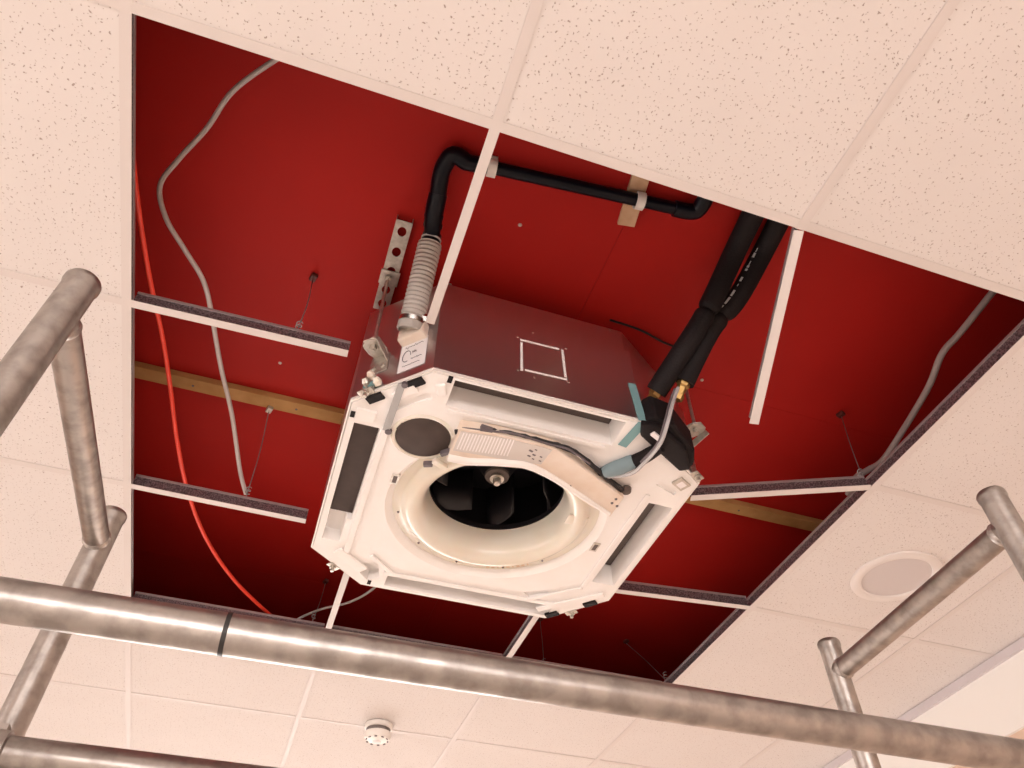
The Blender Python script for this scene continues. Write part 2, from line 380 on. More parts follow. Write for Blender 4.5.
# foam drain pan with outlets, pockets and fan opening
pan = MB().prism(inset(OCT, .0045), ZB, 1.345).build('drain_pan', M['eps'], unit)
def cutter(mb):
    o = mb.build('cutter', M['eps']); return o
def taper(x0, x1, y0, y1, z0, z1, t=0.0):
    return MB().add([(x0, y0, z0), (x1, y0, z0), (x1, y1, z0), (x0, y1, z0), (x0+t, y0+t, z1), (x1-t, y0+t, z1), (x1-t, y1-t, z1), (x0+t, y1-t, z1)],
                    [(0, 3, 2, 1), (4, 5, 6, 7), (0, 1, 5, 4), (1, 2, 6, 5), (2, 3, 7, 6), (3, 0, 4, 7)])
zc = ZB - .01
cuts = [cutter(MB().lathe([(0, zc), (.292, zc), (.262, ZB+.022), (.262, 1.40), (0, 1.40)], (CX, CY, 0), seg=56)),
        cutter(taper(.233, .632, 1.087, 1.166, zc, 1.330, .003)),                # near outlet
        
        cutter(taper(.052, .112, 1.284, 1.640, zc, 1.335, .003)),                # left outlet, deep
        cutter(taper(.052, .100, 1.636, 1.742, zc, 1.250, .004)),                # left outlet, shallow end
        cutter(taper(.804, .870, 1.330, 1.700, zc, 1.320, .005)),                # right outlet
        cutter(taper(.254, .748, 1.856, 1.910, zc, 1.300, .006)),                # far outlet
        cutter(MB().lathe([(0, zc), (.066, zc), (.066, ZB+.012), (0, ZB+.012)], (.211, 1.281, 0), seg=40)),   # inspection port
        cutter(MB().prism([(.150, 1.835), (.215, 1.800), (.235, 1.875), (.205, 1.898)], zc, ZB+.03)),         # corner pockets
        cutter(MB().prism([(.118, 1.205), (.135, 1.215), (.20, 1.155), (.185, 1.14)], zc, ZB+.006)),
        cutter(MB().prism([(.80, 1.245), (.85, 1.27), (.85, 1.285), (.79, 1.262)], zc, ZB+.006)),
        cutter(MB().prism([(.640, 1.815), (.70, 1.78), (.715, 1.80), (.665, 1.835)], zc, ZB+.008))]
cut(pan, cuts)
b = pan.modifiers.new('bevel', 'BEVEL'); b.width = .003; b.segments = 2; b.limit_method = 'ANGLE'; b.angle_limit = radians(40)
# raised foam ribs and corner lugs
def rib(pts, z0, wdt, h, name='foam_rib'):
    for p, q in zip(pts, pts[1:]):
        p = Vector((*p, z0)); q = Vector((*q, z0)); t = (q-p).normalized()
        MB().obox((p+q)/2 - Vector((0, 0, h/2)), t, t.cross(Vector((0, 0, 1))), (0, 0, 1), (q-p).length/2, wdt/2, h/2).build(name, M['eps'], pan, bevel=.003)
rib([(.10, 1.775), (.185, 1.845)], ZB, .03, .008)
rib([(.125, 1.27), (.125, 1.78)], ZB, .018, .006)
rib([(.788, 1.30), (.788, 1.73)], ZB, .014, .005)
rib([(.24, 1.842), (.76, 1.842)], ZB, .016, .006)
rib([(.24, 1.178), (.62, 1.178)], ZB, .012, .004)
rib([(.190, 1.772), (.262, 1.838)], ZB, .014, .006)
rib([(.665, 1.838), (.79, 1.735)], ZB, .014, .006)
rib([(.705, 1.880), (.86, 1.745)], ZB, .022, .007)
rib([(.118, 1.175), (.160, 1.133)], ZB, .024, .006)
rib([(.05, 1.248), (.095, 1.248)], ZB, .035, .008)
rib([(.205, 1.105), (.218, 1.135)], ZB, .022, .008)
# added dark plates, colour standing in for the shade deep in the outlets
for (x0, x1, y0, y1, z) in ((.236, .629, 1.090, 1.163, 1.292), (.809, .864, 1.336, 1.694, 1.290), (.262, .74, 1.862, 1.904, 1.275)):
    MB().box((x0, y0, z-.012), (x1, y1, z)).build('outlet_dark_plate', M['brown'], pan)
MB().box((.0535, 1.287, ZB+.020), (.1105, 1.637, 1.33)).build('outlet_dark_plate', M['plug'], pan)
# bell mouth
ring = MB().lathe([(.268, ZB+.026), (.266, ZB+.018), (.258, ZB+.016), (.246, ZB+.016), (.240, ZB+.012), (.233, ZB+.004), (.224, ZB-.001), (.213, ZB-.002), (.202, ZB+.002), (.192, ZB+.011),
                   (.186, ZB+.024), (.181, ZB+.042), (.179, ZB+.064), (.178, ZB+.088), (.181, ZB+.088), (.185, ZB+.060), (.195, ZB+.030), (.215, ZB+.018), (.240, ZB+.026)],
                  (CX, CY, 0), seg=72, closed=True).build('bell_mouth', M['bell'], unit, smooth=True)
for a in (200, 232, 262, 292, 318):
    c = Vector((CX+.252*cos(radians(a+0)), CY-.252*sin(radians(a)), ZB+.015))
    MB().lathe([(0, -.002), (.0025, -.002), (.0035, .002)], c, seg=8).build('screw', M['ink'], ring)
mk = MB()
for k in range(9):
    a_ = radians(52+3.2*k); mk.obox((CX+.252*cos(a_), CY+.252*sin(a_), ZB+.0155), (-sin(a_), cos(a_), 0), (cos(a_), sin(a_), 0), (0, 0, 1), .0045 if k % 3 else .002, .0035, .0006)
mk.build('moulded_marks', M['mark'], ring)
c = Vector((CX+.205, CY-.04, ZB+.006))
MB().obox(c, (1, 0, 0), (0, 1, 0), (0, 0, 1), .028, .02, .003).build('clip_tab', M['bell'], ring, bevel=.003)
# fan inside
fan = MB().lathe([(0, 1.345), (.03, 1.347), (.045, 1.37), (.07, 1.42), (.12, 1.465), (.215, 1.475), (.215, 1.482), (0, 1.482)], (CX, CY, 0), seg=48).build('fan_hub', M['dark'], unit, smooth=True)
for k in range(7):
    a0 = 2*pi*k/7; pts = []
    for q in range(6):
        r = .135+.075*q/5; a = a0 + .5*q/5; pts.append((CX+r*cos(a), CY+r*sin(a)))
    vs = [(x, y, 1.325) for x, y in pts] + [(x, y, 1.476) for x, y in pts]
    o = MB().add(vs, [(i, i+1, 7+i, 6+i) for i in range(5)]).build('fan_blade', M['dark'], fan, smooth=True)
    so = o.modifiers.new('t', 'SOLIDIFY'); so.thickness = .004
MB().lathe([(.217, 1.318), (.217, 1.326), (.180, 1.322), (.178, 1.306)], (CX, CY, 0), seg=56).build('fan_shroud', M['dark'], fan, smooth=True)
MB().lathe([(.262, 1.31), (.262, 1.52), (0, 1.52)], (CX, CY, 0), seg=48).build('fan_chamber', M['dark'], unit, smooth=True)
bolt = MB().lathe([(0, 1.318), (.008, 1.318), (.011, 1.322), (.011, 1.335), (.019, 1.335), (.019, 1.340), (0, 1.345)], (CX, CY, 0), seg=24).build('fan_nut', M['zinc'], unit, smooth=True)
MB().lathe([(.019, 1.341), (.032, 1.343), (.034, 1.349), (.02, 1.352)], (CX, CY, 0), seg=28).build('washer', M['brown'], bolt, smooth=True)
# inspection plug
pl = MB().lathe([(0, ZB-.005), (.059, ZB-.005), (.063, ZB-.002), (.063, ZB+.010)], (.211, 1.281, 0), seg=44).build('port_plug', M['plug'], unit, smooth=True)
MB().lathe([(.063, ZB+.010), (.064, ZB-.002), (.069, ZB-.003), (.076, ZB+.001), (.076, ZB+.010)], (.211, 1.281, 0), seg=44).build('port_rim', M['bell'], pl, smooth=True)
for a in (20, 200):
    c = Vector((.211+.058*cos(radians(a)), 1.281+.058*sin(radians(a)), ZB-.001))
    MB().obox(c, (cos(radians(a)), sin(radians(a)), 0), (-sin(radians(a)), cos(radians(a)), 0), (0, 0, 1), .007, .012, .003).build('port_tab', M['plug'], pl, bevel=.001)
# electrical box curving round the fan opening
ZE = 1.186
EN = [tuple(P(x, y, ZE).xy) for x, y in ((460, 429), (496, 434), (543, 445), (559, 451), (624, 498))]
EF = [tuple(P(x, y, ZE).xy) for x, y in ((610, 517), (590, 506), (570, 493), (552, 481), (527, 469), (490, 466), (462, 466), (446, 460))]
eb = MB().prism(EN + EF, ZE, ZB+.012).build('control_box', M['cream'], unit, bevel=.002)
MB().prism([tuple(P(x, y, ZE).xy) for x, y in ((461, 431), (496, 436), (543, 447), (552, 450), (541, 464), (500, 458), (453, 450))], ZE-.0015, ZE+.0002).build('box_label', M['silver'], eb)
for k in range(17):
    t = k/16; p_, q_ = P(464+50*t, 433+7*t, ZE-.0018), P(457+50*t, 449+7*t, ZE-.0018)
    d_ = (q_-p_).normalized()
    MB().obox((p_+q_)/2, d_, d_.cross(Vector((0, 0, 1))), (0, 0, 1), (q_-p_).length/2, .0013, .0006).build('label_rib', M['paper'], eb)
mbk = MB()
for (u, v, s) in ((531, 451, .005), (534, 455, .004), (529, 456, .004), (536, 450, .003), (533, 459, .003), (541, 457, .003), (540, 461, .003)):
    mbk.obox(P(u, v, ZE-.0018), (1, .3, 0), (-.3, 1, 0), (0, 0, 1), s, s*.5, .0004)
mbk.build('printed_marks', M['ink'], eb)
# rounded rim of the box towards the fan
MB().tube(curve([P(x, y, ZE-.001) for x, y in ((448, 457), (470, 461), (500, 462), (527, 465), (552, 477), (580, 495), (609, 514))], 6), [.010]*20 + [.009 - .0002*k for k in range(17)], 12).build('box_edge', M['eps'], eb, smooth=True)
for (u, v) in ((612, 503), (617, 506), (616, 499), (570, 486), (450, 458)):
    MB().lathe([(0, -.002), (.003, -.002), (.004, .001)], P(u, v, ZE), seg=8).build('screw', M['ink'], eb)
MB().tube(curve([P(x, y, 1.200) for x, y in ((455, 432), (478, 429), (505, 433), (545, 442), (575, 452), (600, 472), (622, 490))], 8), [.005 + .003*random.random() for k in range(49)], 8).build('wire_bundle', M['dark'], unit, smooth=True)  # wires thickened and blackened, their colour standing in for the shadow gap
MB().tube(curve([P(x, y, 1.192) for x, y in ((462, 428), (490, 431), (515, 434), (548, 444), (570, 450), (590, 464))], 8), .0025, 8).build('wire_bundle', M['ink'], unit, smooth=True)
MB().obox(P(486, 430, 1.196), (1, .1, 0), (-.1, 1, 0), (0, 0, 1), .014, .008, .008).build('wire_clip', M['ink'], unit, bevel=.002)
MB().obox(P(440, 464, 1.200), (1, .5, 0), (-.5, 1, 0), (0, 0, 1), .020, .007, .007).build('wire_clip', M['bell'], unit, bevel=.002)
MB().obox(P(447, 452, 1.196), (1, -.9, 0), (.9, 1, 0), (0, 0, 1), .016, .005, .007).build('wire_clip', M['ink'], unit, bevel=.002)
MB().obox(P(428, 464, 1.206), (1, -.4, 0), (.4, 1, 0), (0, 0, 1), .011, .006, .006).build('wire_clip', M['ink'], unit, bevel=.002)
# small latch sockets in the foam
for (u, v) in ((.182, 1.445), (.748, 1.545)):
    lt = MB().box((u-.010, v-.019, ZB-.002), (u+.010, v+.019, ZB+.004)).build('latch_socket', M['zinc'], unit, bevel=.001)
    MB().box((u-.005, v-.012, ZB-.003), (u+.005, v+.012, ZB-.0015)).build('socket_hole', M['brown'], lt)
lt = MB().obox((.845, 1.236, ZB-.002), (1, .55, 0), (-.55, 1, 0), (0, 0, 1), .019, .015, .004).build('latch_socket', M['zinc'], unit, bevel=.001)
MB().obox((.845, 1.236, ZB-.006), (1, .55, 0), (-.55, 1, 0), (0, 0, 1), .010, .009, .001).build('socket_hole', M['paper'], lt)
# black pads painting the dark of the hanger recesses in the chamfered corners
def chpt(a, b, t, inn=0.0):
    a = Vector(a); b = Vector(b); p = a.lerp(b, t); e = (b-a).normalized(); nn = Vector((-e.y, e.x)); return p + nn*inn, e, nn
for (ca, cb, ts) in ((OCT[7], OCT[0], (.27, .76)), (OCT[3], OCT[4], (.26, .86))):
    for t in ts:
        p, e, nn = chpt(ca, cb, t, .013)
        MB().obox((p.x, p.y, ZB-.001), (e.x, e.y, 0), (nn.x, nn.y, 0), (0, 0, 1), .020, .010, .004).build('dark_corner_pad', M['black'], unit, bevel=.001)
for (u, v) in ((.044, 1.258), (.222, 1.088), (.212, 1.905)):
    MB().box((u-.005, v-.009, ZB-.002), (u+.005, v+.009, ZB+.003)).build('dark_corner_pad', M['black'], unit)
# knock-out outline on the near panel (slits showing the white foam behind)
def onpanel(x, y): return PY(x, y, Y0)
for (a, b, wd) in (((520.3, 339.8), (559, 349.2), .0020), ((525, 370), (567, 379.6), .0020), ((521.3, 342.5), (521.8, 370.5), .0028), ((562.2, 350), (565.5, 377), .0028)):
    p, q = onpanel(*a), onpanel(*b); t = (q-p).normalized()
    MB().obox((p+q)/2 + Vector((0, -.0006, 0)), t, (0, 1, 0), t.cross(Vector((0, 1, 0))), (q-p).length/2, .0008, wd).build('knockout_slit', M['eps'], casing)
for a in ((533, 332.5), (518, 337), (566, 348.5), (518, 370), (534.5, 377.5), (568.5, 382), (480, 295), (610, 330)):
    MB().lathe([(0, -.0012), (.0026, -.0012), (.0035, .0005)], onpanel(*a), (0, 1, 0), seg=8).build('rivet', M['zinc'], casing)
# teal tape at the near right corner
p1, p2, p3 = onpanel(632, 385), onpanel(642, 420), P(622, 446, ZB-.002)
tpv = MB(); k = (p2-p1).normalized()
tpv.obox((p1+p2)/2 + Vector((0, -.001, 0)), k, (0, 1, 0), k.cross(Vector((0, 1, 0))), (p2-p1).length/2+.004, .0006, .010); tpv.build('tape', M['teal'], unit)
q0 = Vector((p2.x, Y0-.001, ZB-.0022)); k = (p3-q0); k.z = 0; k = k.normalized()
MB().obox((q0+p3)/2, k, k.cross(Vector((0, 0, 1))), (0, 0, 1), (p3-q0).length/2, .011, .0007).build('tape', M['teal'], unit)
# grey strap at the near left corner
s0, s1 = P(402, 384, ZB-.006), P(386, 430, ZB-.004); k = (s1-s0).normalized()
st = MB().obox((s0+s1)/2, k, k.cross(Vector((0, 0, 1))), (0, 0, 1), (s1-s0).length/2, .008, .002).build('strap', M['greytape'], unit)
MB().lathe([(0, -.004), (.007, -.004), (.007, .004)], s0 + Vector((.006, 0, 0)), seg=12).build('strap_end', M['ink'], st)
MB().lathe([(0, -.004), (.008, -.004), (.008, .004)], s1 + Vector((.006, .002, 0)), seg=12).build('strap_end', M['ink'], st)
# left chamfer face: sticker, drain outlet, hanger bracket
A, B = Vector((*OCT[7], 0)), Vector((*OCT[0], 0)); E = (B-A).normalized(); NO = Vector((E.y, -E.x, 0))     # outward normal
def onface(x, y, A=A, NO=NO, d=0.0):
    r = ray(x, y); return r*(((A + NO*d).dot(NO))/r.dot(NO))
q = [onface(*p, d=.001) for p in ((397, 374), (424.5, 363), (428.5, 335), (402, 347.5))]
lab = MB().add(q + [v + NO*.0006 for v in q], [(0, 1, 2, 3), (4, 5, 6, 7), (0, 1, 5, 4), (1, 2, 6, 5), (2, 3, 7, 6), (3, 0, 4, 7)]).build('sticker', M['paper'], casing)
def lp(u, v): return q[0].lerp(q[1], u).lerp(q[3].lerp(q[2], u), v) + NO*.0012
MB().tube([lp(.27+.15*cos(a), .52+.20*sin(a)) for a in [2*pi*k/16 for k in range(14)]], .0008, 6).build('handwriting', M['ink'], casing)
for (a, b, v, amp) in ((.18, .85, .84, .05), (.48, .62, .60, .06), (.45, .85, .36, .03), (.16, .8, .17, .015)):
    MB().tube([lp(a+(b-a)*t/16, v + amp*sin(t*2.3)*(.5+.5*sin(t*.9))) for t in range(17)], .0006, 5).build('handwriting', M['ink'], casing)
dp0 = onface(416, 337, d=.0)
port = MB().obox(dp0 + NO*.012, E, NO, (0, 0, 1), .034, .012, .022).build('drain_port', M['cream'], unit, bevel=.004)
# hanger brackets at the corners
def bracket(p, e, no, z, name='hanger_bracket', flip=1):
    t = MB(); p = Vector((p.x, p.y, z)); e = Vector((e.x, e.y, 0)); no = Vector((no.x, no.y, 0)); u = Vector((0, 0, 1))
    t.obox(p + no*.002 - u*.010, e, no, u, .024, .0015, .030)
    pl_ = [(-.018, 0), (.018, 0), (.024, .016), (.024, .038), (.013, .056), (-.013, .056), (-.024, .038), (-.024, .016)]
    t.add([p + e*i_ + no*j_ + u*(.0185+.003*k_) for k_ in (0, 1) for i_, j_ in pl_], [tuple(range(7, -1, -1)), tuple(range(8, 16))] + [(i_, (i_+1) % 8, 8+(i_+1) % 8, 8+i_) for i_ in range(8)])
    t.obox(p + no*.028 + u*.005 + e*.023, e, (no+u*.4), (u-no*.4), .0015, .028, .010)
    o = t.build(name, M['zinc'], unit, bevel=.001)
    for s in (-1, 1): MB().lathe([(0, -.006), (.006, -.005), (.006, 0)], p + no*.0035 - u*.024 + e*s*.012, (-no.x, -no.y, 0), seg=6).build('bolt', M['zinc'], o)
    return o, p + no*.034 + u*.020
rods = []
for (ca, cb, t, z) in ((OCT[7], OCT[0], .30, 1.318), (OCT[1], OCT[2], .88, 1.335), (OCT[3], OCT[4], .55, 1.30), (OCT[5], OCT[6], .45, 1.30)):
    a_, b_ = Vector(ca), Vector(cb); e_ = (b_-a_).normalized(); no_ = Vector((e_.y, -e_.x)); pt = a_.lerp(b_, t)
    o, tip = bracket(pt, e_, no_, z); rods.append(tip)
    MB().lathe([(0, -.013), (.009, -.013), (.009, -.003), (.024, -.003), (.024, 0)], tip + Vector((0, 0, -.0015)), seg=6).build('nut', M['zinc'], o)
    MB().lathe([(.017, 0), (.017, .003), (.009, .003), (.009, .012), (0, .012)], tip + Vector((0, 0, .0015)), seg=6).build('nut', M['zinc'], o)
# corner clamps under the lip
for (ca, cb, t, s) in ((OCT[5], OCT[6], .52, 1), (OCT[3], OCT[4], .60, 1), (OCT[1], OCT[2], .9, 1), (OCT[7], OCT[0], .22, 1)):
    a_, b_ = Vector(ca), Vector(cb); e_ = (b_-a_).normalized(); no_ = Vector((e_.y, -e_.x)); pt = a_.lerp(b_, t); m3 = MB()
    m3.obox((pt.x+no_.x*.008, pt.y+no_.y*.008, ZB+.001), (e_.x, e_.y, 0), (no_.x, no_.y, 0), (0, 0, 1), .018, .010, .0015)
    m3.obox((pt.x+no_.x*.004, pt.y+no_.y*.004, ZB+.015), (e_.x, e_.y, 0), (no_.x, no_.y, 0), (0, 0, 1), .018, .0015, .014)
    o = m3.build('corner_clamp', M['zinc'], unit, bevel=.001)
    MB().lathe([(0, -.016), (.005, -.016), (.005, -.006), (.009, -.006), (.009, 0)], (pt.x+no_.x*.010, pt.y+no_.y*.010, ZB+.001), seg=6).build('bolt', M['zinc'], o)
MB().obox(onface(372, 384, d=.006), E, NO, (0, 0, 1), .020, .004, .006).build('tape', M['teal'], unit)
for (x, y, m) in ((371, 375, 'cream'), (366, 382, 'zinc'), (377, 381, 'bell')):
    MB().lathe([(0, -.012), (.008, -.010), (.010, 0), (.006, .01), (0, .01)], onface(x, y, d=.014), (-.6, -.7, .4), seg=8).build('cable_gland', M[m], unit)
# right chamfer: black insulated pipe corner, cables
A2, B2 = Vector((*OCT[1], 0)), Vector((*OCT[2], 0)); E2 = (B2-A2).normalized(); NO2 = Vector((E2.y, -E2.x, 0))
pc = A2.lerp(B2, .40)
ins = MB().prism([tuple((A2.lerp(B2, t) + NO2*d).xy) for t, d in ((.03, .001), (.03, .030), (.22, .052), (.62, .045), (.78, .020), (.78, .001))], ZB+.004, 1.296).build('pipe_insulation', M['black'], unit, bevel=.008)
MB().prism([tuple((A2.lerp(B2, t) + NO2*d).xy) for t, d in ((-.02, .002), (.1, .030), (.5, .038), (.74, .012), (.70, -.012), (.1, -.02))], ZB-.012, ZB+.006).build('pipe_insulation', M['black'], unit, bevel=.005)
# flat sleeve with a teal stripe and the clear tube over it
f0, f1, f2, f3 = P(661, 447, ZB-.014), P(640, 459, ZB-.010), P(618, 467, ZB-.010), P(598, 473, ZB-.006)
sl = MB().tube(curve([f0, f1, f2, f3], 5), [.013, .014, .015, .016, .016, .017, .017, .017, .016, .016, .015, .014, .013, .012, .010, .008], 12).build('cable_sleeve', M['black'], unit, smooth=True)
MB().tube(curve([P(634, 461, ZB-.011), P(618, 467.5, ZB-.012), P(604, 472, ZB-.010)], 4), [.0168, .0182, .0185, .0185, .0185, .018, .017, .016, .014], 12).build('sleeve_stripe', M['sleeve'], sl, smooth=True)
MB().tube(curve([P(678, 388, 1.29), P(673, 402, 1.24), P(667, 425, 1.175), P(660, 444, 1.165), P(645, 462, 1.18), P(630, 474, 1.185), P(605, 477, 1.20)], 8), .0045, 10).build('clear_tube', M['clear'], unit, smooth=True)
MB().tube(curve([P(675, 389, 1.29), P(670, 402, 1.245), P(664, 425, 1.18), P(657, 444, 1.17), P(641, 462, 1.185)], 8), .003, 8).build('cable', M['ink'], unit, smooth=True)
o = MB().obox(P(657, 437, 1.172), (1, .5, 0), (-.5, 1, 0), (0, 0, 1), .017, .006, .003).build('cable_clip', M['paper'], unit, bevel=.001)
MB().lathe([(0, -.008), (.012, -.006), (.014, .004), (0, .006)], P(626, 490, 1.205), seg=16).build('cable_grommet', M['brown'], unit, smooth=True)

# ------------------------------------------------------------------ hangers
chan = thing('slotted_channel', 'perforated galvanised steel channel fixed to the red ceiling above the hose', 'bracket', (.057, 1.12, SLAB))
x0, x1, ya, yb = .036, .076, .985, 1.262; zc0 = SLAB - .022
mb = MB()
ys = [ya]; holes = [1.015, 1.075, 1.135, 1.195, 1.24]; xm = .056
# web pointing down with holes: build as strips around square-cut holes rounded by octagons
def holed_strip(mb, x0, x1, y0, y1, z0, z1, hs, r):
    sg = 16; edges = [y0] + [(a+b)/2 for a, b in zip(hs, hs[1:])] + [y1]
    for h, (e0, e1) in zip(hs, zip(edges, edges[1:])):
        xc = (x0+x1)/2; inner = [(xc+r*cos(2*pi*k/sg), h+r*1.25*sin(2*pi*k/sg)) for k in range(sg)]; outer = []
        for k in range(sg):
            a = 2*pi*k/sg; c_, s_ = cos(a), sin(a); hx, hy = (x1-x0)/2, ((e1-h) if s_ > 0 else (h-e0)); t = min(hx/abs(c_) if abs(c_) > 1e-6 else 9, hy/abs(s_) if abs(s_) > 1e-6 else 9); outer.append([xc+c_*t, h+s_*t])
        for cx_, cy_ in ((x0, e0), (x0, e1), (x1, e0), (x1, e1)):
            k = min(range(sg), key=lambda i: (outer[i][0]-cx_)**2 + (outer[i][1]-cy_)**2); outer[k] = [cx_, cy_]
        vs = [(x, y, z0) for x, y in inner] + [(x, y, z0) for x, y in outer] + [(x, y, z1) for x, y in inner] + [(x, y, z1) for x, y in outer]
        mb.add(vs, [(k, (k+1) % sg, sg+(k+1) % sg, sg+k) for k in range(sg)] + [(2*sg+k, 2*sg+(k+1) % sg, 3*sg+(k+1) % sg, 3*sg+k) for k in range(sg)] + [(k, (k+1) % sg, 2*sg+(k+1) % sg, 2*sg+k) for k in range(sg)])
holed_strip(mb, x0, x1, ya, yb, zc0, zc0+.002, holes, .011)
mb.build('channel_web', M['zinc'], chan)
for a in (x0, x1-.002): MB().box((a, ya, zc0+.002), (a+.002, yb, SLAB-.0005)).build('channel_side', M['zinc'], chan)
MB().box((x0-.004, rods[0].y-.022, zc0-.004), (x1+.004, rods[0].y+.022, zc0-.0003)).build('clamp_plate', M['zinc'], chan, bevel=.001)
def rod(tip, label, top):
    t = thing('threaded_rod', label, 'rod', (tip.x, tip.y, tip.z), 'hanger rods of the air conditioner')
    n_ = 60; zs = [tip.z-.02 + (top-tip.z+.02)*k/n_ for k in range(n_+1)]
    MB().tube([(tip.x, tip.y, z) for z in zs], [.0046 if k % 2 else .0040 for k in range(n_+1)], 10).build('rod', M['zinc'], t, smooth=True)
    MB().lathe([(0, 0), (.009, 0), (.009, .008), (0, .008)], (tip.x, tip.y, top-.012), seg=6).build('nut', M['zinc'], t)
rod(rods[0], 'threaded steel rod from the perforated channel to the bracket beside the white sticker', zc0-.004)
rod(rods[1], 'threaded steel rod beside the black insulated pipes', SLAB)
rod(rods[2], 'threaded steel rod at the far right corner of the air conditioner', SLAB)
rod(rods[3], 'threaded steel rod at the far left corner of the air conditioner', SLAB)

# ------------------------------------------------------------------ condensate hose and pipe
h0, h1 = dp0 + NO*.026 + Vector((0, 0, .004)), P(430, 244, 1.548)
hose = thing('drain_hose', 'light grey corrugated drain hose rising from the air conditioner', 'hose', h0)
n_ = 96; ax = (h1-h0)
MB().tube([h0 + ax*(k/n_) for k in range(n_+1)], [.0275 + .0013*sin(k*2*pi/4.8) for k in range(n_+1)], 22).build('corrugated_tube', M['hose'], hose, smooth=True)
axn = ax.normalized()
MB().lathe([(.0285, .012), (.0300, .012), (.0300, .022), (.0285, .022)], h0, axn, seg=28).build('hose_clamp', M['clampsteel'], hose, smooth=True)
MB().obox(h0 + axn*.017 + Vector((.02, -.02, 0)), axn, axn.cross(Vector((0, 0, 1))), Vector((0, 0, 1)), .006, .010, .005).build('clamp_screw', M['clampsteel'], hose, bevel=.001)
MB().lathe([(.026, -.008), (.030, -.006), (.030, .010), (.026, .012)], h0, axn, seg=28).build('end_cuff', M['hose'], hose, smooth=True)
pipe = thing('drain_pipe', 'black plastic drain pipe running under the red ceiling', 'pipe', h1)
zp = SLAB - .030
e1 = P(447, 158, zp); e2 = P(694, 213, zp); e3 = P(704, 203, zp+.002); e3 = e2 + Vector((.01, -.30, 0))
k0 = P(434, 214, 1.567); k1 = P(440, 180, 1.592)
MB().tube([h1 - axn*.03, h1 + axn*.024, h1 + axn*.03], [.0225, .0225, .0185], 22).build('hose_connector', M['pipe'], pipe, smooth=True)
MB().lathe([(.020, .010), (.0240, .010), (.0240, .014), (.020, .014)], h1, axn, seg=26).build('white_band', M['whiteprint'], pipe, smooth=True)
MB().tube(curve([h1 + axn*.02, k0, P(438, 194, 1.585)], 6), [.0195]*3 + [.021]*4 + [.0215]*6, 22).build('offset_bend', M['pipe'], pipe, smooth=True)
for kx, r in ((.5, .0225), (.9, .0225)):
    c = (h1 + axn*.02).lerp(k0, kx); MB().lathe([(.016, -.003), (r, -.003), (r, .003), (.016, .003)], c, axn, seg=24).build('coupling_ridge', M['pipe'], pipe, smooth=True)
MB().tube(curve([P(438, 196, 1.583), k1, P(444, 166, 1.598), e1 + Vector((.012, -.012, 0)), e1 + Vector((.045, -.004, 0))], 6), .0195, 22).build('elbow', M['pipe'], pipe, smooth=True)
MB().tube([e1 + Vector((.03, -.004, 0)), e2 - Vector((.012, 0, 0))], .0150, 20).build('pipe_run', M['pipe'], pipe, smooth=True)
MB().tube([e1 + Vector((.04, -.004, 0)), e1 + Vector((.075, -.007, 0))], .0185, 20).build('elbow_socket', M['pipe'], pipe, smooth=True)
MB().tube(curve([e2 - Vector((.05, -.004, 0)), e2 - Vector((.012, 0, 0)), e2 + Vector((.006, -.014, 0)), e2 + Vector((.007, -.06, 0))], 5), .0190, 20).build('elbow', M['pipe'], pipe, smooth=True)
MB().tube([e2 + Vector((.007, -.05, 0)), e2 + Vector((.01, -.6, 0))], .0150, 20).build('pipe_run', M['pipe'], pipe, smooth=True)
# timber block and pipe clips
b0, b1 = P(644, 168, SLAB-.012), P(626, 226, SLAB-.012); d = (b1-b0).normalized()
tag(MB().obox((b0+b1)/2 - d*.03 + Vector((0, 0, .0057)), d, d.cross(Vector((0, 0, 1))), (0, 0, 1), (b1-b0).length/2+.03, .021, .006).build('timber_block', M['block'], None, bevel=.001),
    'short pale timber block on the red ceiling behind the black drain pipe', 'wood block')
def clip(px, py, label):
    c = P(px, py, zp); dr = (e2-e1); dr.z = 0; dr.normalize(); s_ = Vector((-dr.y, dr.x, 0))
    tt = (c-e1).dot(dr); c = e1 + dr*tt; c.z = zp
    t = thing('pipe_clip', label, 'clip', c, 'white pipe clips')
    pts = [c + s_*(.0185*cos(a)) + Vector((0, 0, .0185*sin(a))) for a in [radians(x) for x in range(-215, 36, 12)]]
    m2 = MB()
    for p_, q_ in zip(pts, pts[1:]):
        k_ = (q_-p_).normalized(); m2.obox((p_+q_)/2, k_, dr, k_.cross(dr), (q_-p_).length/2+.001, .010, .0022)
    m2.build('clip_loop', M['plastic'], t)
    MB().obox(c + Vector((0, 0, .021)), s_, dr, (0, 0, 1), .018, .010, .003).build('clip_base', M['plastic'], t)
clip(492, 168, 'white plastic pipe clip beside the long white tee bar')
clip(638, 205, 'white plastic pipe clip on the pale timber block')

